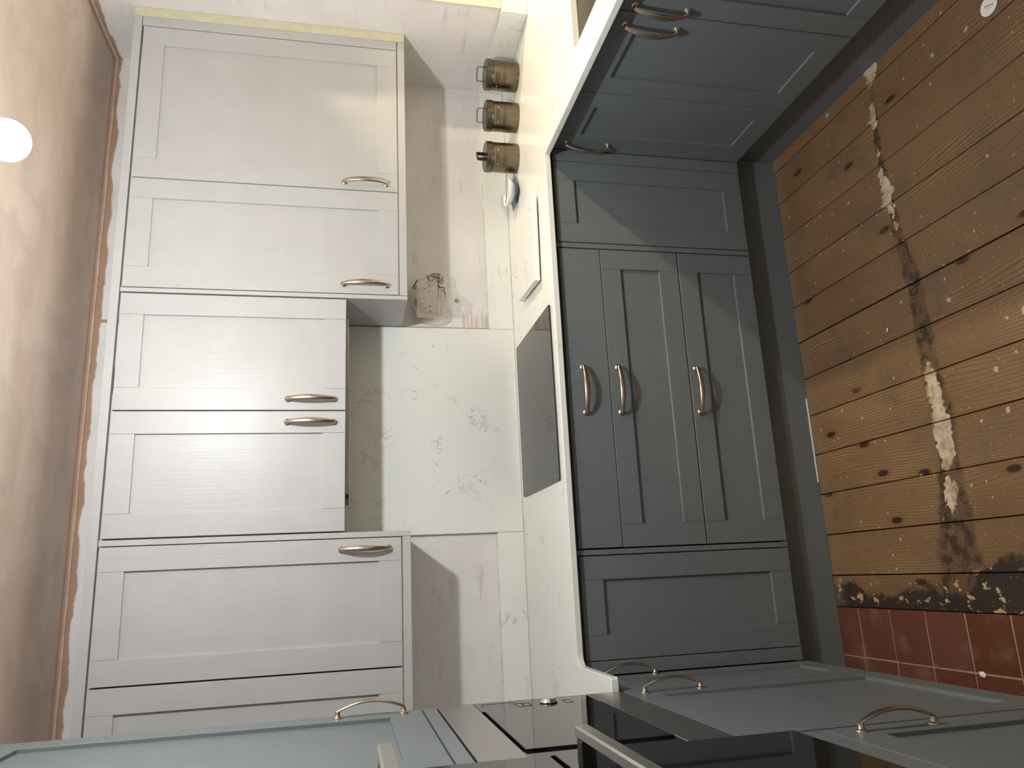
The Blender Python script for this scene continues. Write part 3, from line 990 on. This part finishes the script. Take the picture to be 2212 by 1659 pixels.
link('touch_slider', MB().box(-0.06, 0.06, -0.232, -0.222, 0.0058, 0.0059).mesh('touch_slider'), M['print_grey'], t)

# ------------------------------------------------------------------ quartz offcut board
t = thing('worktop_saver', 'white quartz board standing on small feet right of the hob', 'chopping board', (1.078, -0.350, ZT), math.radians(-3.0))
so = [(-0.160, -0.124), (0.160, -0.124), (0.160, 0.130), (-0.157, 0.130)]
link('board', slab_mesh(so, [], 0.0255, 0.0065, 0.0012), M['quartz'], t)
for sx in (-0.13, 0.13):
    for sy in (-0.095, 0.10):
        link('foot', MB().lathe([(0.008, 0.0002), (0.009, 0.006)], (sx, sy, 0), 12).mesh('foot'), M['foot'], t)

# ------------------------------------------------------------------ canisters
CYL_R = 0.0575
def on_cyl(me, r, z, ang):
    """wrap a flat xy mesh (x right, y up) round a cylinder facing angle ang"""
    for v in me.vertices:
        a = ang + v.co.x / r
        rr = r + v.co.z
        v.co = Vector((rr * math.cos(a), rr * math.sin(a), z + v.co.y))
    me.update()
    return me
def canister(label, word, x, y, face, loop_ang, dark):
    t = thing('canister', label, 'canister', (x, y, ZT), 0, 'kitchen storage canisters in the corner')
    r = CYL_R
    link('body', MB().lathe([(r - 0.004, 0.0003), (r - 0.001, 0.001), (r, 0.004), (r, 0.05), (r + 0.0003, 0.052), (r, 0.054), (r, 0.100), (r + 0.0006, 0.102), (r - 0.002, 0.104)], n=64).mesh('body'),
         M['pewter'], t, smooth_angle=35)
    R = r + 0.0022
    lid = link('lid', MB().lathe([(R, 0.1045), (R + 0.001, 0.1055), (R, 0.108), (R, 0.124), (R - 0.0008, 0.1275), (R - 0.004, 0.129), (R - 0.008, 0.1285), (R - 0.012, 0.1270), (R - 0.018, 0.1275), (0.02, 0.130), (0.0005, 0.1305)], n=64).mesh('lid'),
               M['pewter'], t, smooth_angle=35)
    # strap loop on the lid
    pts = [(-0.0265, 0, 0.1282), (-0.0265, 0, 0.1345), (-0.0265, 0, 0.152), (-0.0255, 0, 0.1575), (-0.022, 0, 0.160), (0.022, 0, 0.160), (0.0255, 0, 0.1575), (0.0265, 0, 0.152), (0.0265, 0, 0.1345), (0.0265, 0, 0.1282)]
    b = MB()
    wv = 0.0068
    th = 0.0011
    prev = None
    for i, p in enumerate(pts):
        t0 = Vector(pts[max(i - 1, 0)])
        t1 = Vector(pts[min(i + 1, len(pts) - 1)])
        d = (t1 - t0).normalized()
        nn = Vector((-d.z, 0, d.x))
        pv = Vector(p)
        ring = [b.b.verts.new(pv + nn * a + Vector((0, c, 0))) for a, c in ((th, -wv), (th, wv), (-th, wv), (-th, -wv))]
        if prev:
            for k in range(4):
                b.b.faces.new((prev[k], prev[(k + 1) % 4], ring[(k + 1) % 4], ring[k]))
        else:
            b.b.faces.new(ring)
        prev = ring
    b.b.faces.new(prev)
    for sx in (-0.0265, 0.0265):
        b.box(sx - 0.003, sx + 0.003, -0.0075, 0.0075, 0.1278, 0.1305, 0.0005)
    lp = link('loop_handle', b.mesh('loop_handle'), M['pewter_dark'], lid)
    lp.rotation_euler = (0, 0, loop_ang)
    # name plate
    pb = MB()
    hw, hh = 0.034, 0.0078
    n = 20
    prof = []
    for i in range(n + 1):
        xx = -hw + 2 * hw * i / n
        k = min(1.0, (hw - abs(xx)) / 0.006)
        prof.append((xx, hh * math.sqrt(max(0.05, 1 - (1 - k) ** 2))))
    for a, c in zip(prof, prof[1:]):
        q = []
        for zz in (0.0002, 0.0016):
            q.append([pb.b.verts.new((a[0], -a[1], zz)), pb.b.verts.new((c[0], -c[1], zz)), pb.b.verts.new((c[0], c[1], zz)), pb.b.verts.new((a[0], a[1], zz))])
        pb.b.faces.new(q[1])
        pb.b.faces.new(list(reversed(q[0])))
        pb.b.faces.new((q[0][0], q[0][1], q[1][1], q[1][0]))
        pb.b.faces.new((q[0][2], q[0][3], q[1][3], q[1][2]))
    zc = 0.0855
    plate = link('name_plate', on_cyl(pb.mesh('name_plate'), r, zc, face), M['pewter_dark'] if dark else M['pewter'], t)
    tm = text_mesh(word, 0.0125, 0.0004)
    for v in tm.vertices:
        v.co.z += 0.0018
    link('lettering', on_cyl(tm, r, zc, face), M['letter_dark'] if not dark else M['pewter'], plate)
    for sx in (-0.028, 0.028):
        rb = MB().lathe([(0.0026, 0.0014), (0.0024, 0.0024), (0.0012, 0.0031), (0.0001, 0.0033)], (sx, 0, 0), 12)
        link('rivet', on_cyl(rb.mesh('rivet', True), r, zc, face), M['rivet'], plate)
    return t
def facing(x, y, off):
    return math.atan2(-2.817 - y, -0.068 - x) + math.radians(off)
canister('dark pewter canister marked SUGAR, nearest the right wall', 'SUGAR', 1.858, -0.268, facing(1.858, -0.268, -14), math.radians(-30), True)
canister('dark pewter canister marked COFFEE, middle of the three', 'COFFEE', 1.696, -0.234, facing(1.696, -0.234, 9), math.radians(-30), False)
canister('dark pewter canister marked TEA, next to the blue plate', 'TEA', 1.536, -0.199, facing(1.536, -0.199, 3), math.radians(38), False)

# ------------------------------------------------------------------ bowl, plate, spoon
bx, by = 1.402, -0.172
t = thing('blue_plate', 'small blue square plate under the white bowl', 'plate', (bx, by, ZT), math.radians(28))
bm = bmesh.new()
lv = []
for rr, z in ((0.030, 0.0003), (0.034, 0.003), (0.056, 0.010), (0.0585, 0.0105), (0.0565, 0.013), (0.033, 0.0052), (0.0, 0.0045)):
    ring = []
    for i in range(32):
        a = 2 * math.pi * i / 32
        k = 1 / max(abs(math.cos(a)), abs(math.sin(a)))
        k = 1 + (k - 1) * 0.92
        f = 1 + 0.30 * (k - 1)
        ring.append(bm.verts.new((0.9 * rr * k * math.cos(a), 0.9 * rr * k * math.sin(a), z * f)))
    lv.append(ring)
for a, c in zip(lv, lv[1:]):
    for i in range(32):
        j = (i + 1) % 32
        bm.faces.new((a[i], a[j], c[j], c[i]))
bm.faces.new(list(reversed(lv[0])))
bmesh.ops.remove_doubles(bm, verts=bm.verts, dist=1e-5)
bmesh.ops.recalc_face_normals(bm, faces=bm.faces)
me = bpy.data.meshes.new('dish')
bm.to_mesh(me)
bm.free()
link('dish', me, M['blue'], t, smooth_angle=35)
rim = MB()
rp = []
for i in range(33):
    a = 2 * math.pi * i / 32
    k = 1 / max(abs(math.cos(a)), abs(math.sin(a)))
    k = 1 + (k - 1) * 0.92
    f = 1 + 0.30 * (k - 1)
    rp.append((0.052 * k * math.cos(a), 0.052 * k * math.sin(a), 0.0125 * f))
rim.sweep(rp, (0.0009, 0.0009), n=6, cap=False)
link('rim', rim.mesh('rim'), M['blue_dark'], t)['label'] = 'dark blue rim'
t = thing('white_bowl', 'small white bowl sitting on the blue plate', 'bowl', (bx, by, ZT + 0.0053))
link('bowl_shell', MB().lathe([(0.0, 0.0003), (0.024, 0.0004), (0.026, 0.003), (0.042, 0.013), (0.052, 0.027), (0.0555, 0.0375), (0.0545, 0.0382), (0.0532, 0.0375), (0.049, 0.027), (0.038, 0.0145), (0.02, 0.0065), (0.0, 0.0055)], n=48, cap=False).mesh('bowl_shell', True), M['white'], t)
t = thing('spoon', 'steel spoon resting in the white bowl with its handle over the rim', 'spoon', (bx, by, ZT + 0.0053))
# bowl of the spoon low inside, handle over the rim on the right
A = Vector((-0.0475, 0.008, 0.0405)); Bp = Vector((0.000, -0.012, 0.0405)); Cc = Vector((0.046, -0.030, 0.0408)); D = Vector((0.086, -0.047, 0.0370))
pts, secs = [], []
for i in range(9):
    s_ = i / 8
    p = A.lerp(Bp, s_)
    pts.append(p + Vector((0, 0, -0.002 * math.sin(math.pi * s_))))
    secs.append((max(0.0012, 0.0112 * math.sqrt(max(0, math.sin(math.pi * min(0.97, 0.04 + s_ * 0.95))))), 0.0011))
for i in range(1, 9):
    pts.append(Bp.lerp(Cc, i / 8)); secs.append((0.0019, 0.0011))
for i in range(1, 7):
    pts.append(Cc.lerp(D, i / 6)); secs.append((0.0019 + 0.0018 * i / 6, 0.0009))
link('spoon_body', MB().sweep(pts, secs, n=10).mesh('spoon_body', True), M['spoon'], t)

# ------------------------------------------------------------------ socket in its bag
sx, sz = 0.996, 1.258
t = thing('double_socket', 'pinkish white double socket on the back wall inside a clear bag', 'socket', (sx, WB - 0.0005, sz), 0)
t.rotation_euler = (0, math.radians(0), 0)
link('back_box', MB().box(-0.064, 0.064, -0.034, 0, -0.034, 0.034, 0.001).mesh('back_box'), M['white'], t)
fp = link('faceplate', MB().box(-0.073, 0.073, -0.0435, -0.0345, -0.043, 0.043, 0.0022).mesh('faceplate'), M['socket'], t)
for gx in (-0.038, 0.046):
    for (px, pz, w, h) in ((0.0, 0.010, 0.0042, 0.0085), (-0.011, -0.011, 0.0075, 0.0042), (0.011, -0.011, 0.0075, 0.0042)):
        link('pin_slot', MB().box(gx + px - w / 2, gx + px + w / 2, -0.0439, -0.0433, pz - h / 2 , pz + h / 2).mesh('pin_slot'), M['hole'], fp)
for gx in (-0.008, 0.012):
    link('switch', MB().box(gx - 0.0085, gx + 0.0085, -0.0465, -0.0436, 0.010, 0.033, 0.0008).mesh('switch'), M['socket'], fp)

# crumpled bag: outline in the wall plane (x, z)
out_pts = [(1.052, 1.322), (1.085, 1.275), (1.112, 1.245), (1.122, 1.205), (1.118, 1.165), (1.100, 1.140), (1.072, 1.148), (1.048, 1.136), (1.034, 1.118), (1.022, 1.098), (0.992, 1.074), (0.965, 1.082), (0.945, 1.104), (0.937, 1.140),
           (0.934, 1.160), (0.918, 1.172), (0.902, 1.192), (0.896, 1.222), (0.903, 1.255), (0.915, 1.302), (0.950, 1.318), (1.0, 1.326)]
bc = Vector((1.0, 1.235))
def bag_depth(x, z):
    # how far the film stands off the wall
    dx = max(0.0, abs(x - sx) - 0.070)
    dz = max(0.0, abs(z - sz) - 0.042)
    d = math.hypot(dx, dz)
    k = max(0.0, 1 - d / 0.085)
    return 0.010 + 0.040 * (k ** 0.8)
def bag_sheet(front):
    b = MB()
    rings = 30
    n = 132
    def outline_at(f):
        m_ = len(out_pts)
        i = int(f * m_) % m_
        u = f * m_ - int(f * m_)
        a, c = out_pts[i], out_pts[(i + 1) % m_]
        return Vector((a[0] + (c[0] - a[0]) * u, a[1] + (c[1] - a[1]) * u))
    prev = None
    for k in range(rings + 1):
        r = k / rings
        ring = []
        for i in range(n):
            p = bc.lerp(outline_at(i / n), max(r, 0.02))
            edge = 1 - r ** 6
            nz = 1.0 - 2.2 * abs(mnoise.noise(Vector((p.x * 34, p.y * 34, 1.7)))) + 0.5 - 1.4 * abs(mnoise.noise(Vector((p.x * 80, p.y * 80, 4.2))))
            if front:
                dpt = 0.004 + bag_depth(p.x, p.y) * edge + 0.008 * nz * (0.3 if bag_depth(p.x, p.y) > 0.046 else 1.0)
                dpt = max(dpt, 0.003)
                if bag_depth(p.x, p.y) > 0.040 and r < 0.95:
                    dpt = max(dpt, 0.0485)
            else:
                dpt = 0.0016
            ring.append(b.b.verts.new((p.x - sx, -dpt, p.y - sz)))
        if prev:
            for i in range(n):
                j = (i + 1) % n
                b.b.faces.new((prev[i], prev[j], ring[j], ring[i]))
        else:
            b.b.faces.new(ring)
        prev = ring
    return b.mesh('film', True)
bg = thing('plastic_bag', 'clear crumpled plastic bag printed in black around the socket on the wall', 'bag', (sx, WB - 0.0005, sz))
film = link('film', bag_sheet(True), M['film'], bg)
# black warning print on the film: strips that follow the sheet
def mark(pts, w):
    b = MB()
    prev = None
    P = [Vector(p) for p in pts]
    dense = []
    for a, c in zip(P, P[1:]):
        m_ = max(2, int((c - a).length / 0.006))
        for i in range(m_):
            dense.append(a.lerp(c, i / m_))
    dense.append(P[-1])
    for i, p in enumerate(dense):
        d = (dense[min(i + 1, len(dense) - 1)] - dense[max(i - 1, 0)]).normalized()
        nn = Vector((-d.y, d.x)) * w
        y = -(bag_depth(p.x, p.y) + 0.0115)
        cur = [b.b.verts.new((p.x + s_ * nn.x - sx, y + e, p.y + s_ * nn.y - sz)) for s_, e in ((-1, 0), (1, 0), (1, 0.0004), (-1, 0.0004))]
        if prev:
            for k in range(4):
                b.b.faces.new((prev[k], prev[(k + 1) % 4], cur[(k + 1) % 4], cur[k]))
        else:
            b.b.faces.new(cur)
        prev = cur
    b.b.faces.new(prev)
    return b
def W(ix, iy):
    """bag detail in wall metres from its own 1880x1659 close-up"""
    return (0.9254 + (1255 - iy) * 0.0001700, 1.3205 - (ix - 205) * 0.0001665)
marks = [([(565, 270), (650, 295), (690, 215), (830, 200), (905, 230)], 0.0011), ([(590, 315), (635, 425)], 0.0013),
         ([(940, 260), (950, 330), (965, 390), (930, 470), (830, 440)], 0.0008), ([(835, 470), (850, 560), (900, 560), (975, 555), (1000, 700), (1010, 780)], 0.0011),
         ([(840, 520), (880, 575)], 0.0016), ([(700, 250), (900, 275)], 0.0010), ([(690, 290), (890, 330)], 0.0010), ([(780, 350), (940, 360)], 0.0009), ([(790, 395), (930, 400)], 0.0009), ([(810, 425), (900, 430)], 0.0009), ([(720, 320), (860, 300)], 0.0009),
         ([(660, 390), (690, 400), (750, 370)], 0.0009), ([(925, 600), (950, 660)], 0.0011),
         ([(375, 385), (300, 470), (235, 600)], 0.0009), ([(350, 430), (290, 520), (265, 620)], 0.0007), ([(320, 540), (300, 640)], 0.0010), ([(250, 540), (250, 620)], 0.0012), ([(285, 870), (280, 930), (300, 1020)], 0.0008), ([(310, 860), (315, 960), (310, 1060)], 0.0007),
         ([(1245, 780), (1240, 855), (1320, 845), (1325, 765), (1245, 780)], 0.0007), ([(1280, 760), (1285, 860)], 0.0006), ([(1255, 820), (1320, 810)], 0.0006),
         ([(840, 560), (835, 820)], 0.0006)]
for pts, w in marks:
    link('printed_mark', mark([W(*p) for p in pts], w * 1.5).mesh('printed_mark'), M['ink'], film)

# ------------------------------------------------------------------ small things on the floor
t = thing('round_sticker', 'round white sticker stuck on the floorboards near the sink run', 'sticker', (1.258, -1.511, 0.0012), math.radians(70))
st = link('paper', MB().lathe([(0.0255, 0.0), (0.0255, 0.0004)], n=36).mesh('paper'), M['sticker'], t)
bt = MB()
for k in range(7):
    x = -0.012 + k * 0.0036
    bt.box(x, x + 0.0018, -0.003 + 0.001 * (k % 2), 0.003 - 0.001 * (k % 3), 0.0004, 0.0005)
bt.box(-0.009, 0.010, 0.006, 0.0068, 0.0004, 0.0005)
link('faded_print', bt.mesh('faded_print'), M['print_grey'], st)
def crumb(x, y, s_, label, z=0.001, seed=0):
    b = MB()
    r = bmesh.ops.create_icosphere(b.b, subdivisions=2, radius=1.0)
    for v in r['verts']:
        k = 1 + 0.5 * mnoise.noise(v.co * 1.6 + Vector((seed, 0, 0)))
        v.co = Vector((v.co.x * s_ * 1.7 * k, v.co.y * s_ * k, max(0, (v.co.z * 0.6 + 0.45)) * s_ * 0.8 * k))
    o = link('plaster_crumb', b.mesh('plaster_crumb'), M['crumb'], None, (x, y, z))
    o.rotation_euler = (0, 0, seed * 1.3)
    tag(o, label, 'crumb')
crumb(-0.362, -1.089, 0.0062, 'white plaster crumb lying on a joint of the red tiles', 0.0008, 1)
crumb(0.585, -0.97, 0.0036, 'white plaster sliver lying on a floorboard beside the old wall line', 0.0008, 2)

# ------------------------------------------------------------------ lamps
lx_, ly_, lz_ = LAMP_POS
t = thing('pendant_lamp', 'lit round bulb hanging from the bare plaster ceiling', 'lamp', (lx_, ly_, ZC))
link('ceiling_rose', MB().lathe([(0.045, -0.0004), (0.045, -0.012), (0.03, -0.022), (0.006, -0.03)], n=28).mesh('ceiling_rose', True), M['cord'], t)
link('flex', MB().lathe([(0.0035, -0.0295), (0.0035, lz_ - ZC + 0.11)], n=10).mesh('flex', True), M['cord'], t)
link('lamp_holder', MB().lathe([(0.008, lz_ - ZC + 0.115), (0.018, lz_ - ZC + 0.10), (0.0195, lz_ - ZC + 0.055), (0.0165, lz_ - ZC + 0.033)], n=24).mesh('lamp_holder', True), M['cord'], t)
bl = MB()
r = bmesh.ops.create_uvsphere(bl.b, u_segments=32, v_segments=20, radius=0.036)
bo = link('bulb', bl.mesh('bulb', True), M['bulb'], t)
bo.location = (0, 0, lz_ - ZC)
for (px_, py_, pz_, pw_), lab in zip(SPOTS, ('small ceiling spotlight in the next room, by the corner end of the opening', 'small ceiling spotlight in the next room, by the far end of the opening')):
    t = thing('spotlight', lab, 'lamp', (px_, py_, 2.25))
    link('housing', MB().lathe([(0.045, -0.0004), (0.045, -0.008), (0.036, -0.012), (0.034, -0.003)], n=28).mesh('housing', True), M['steel'], t)
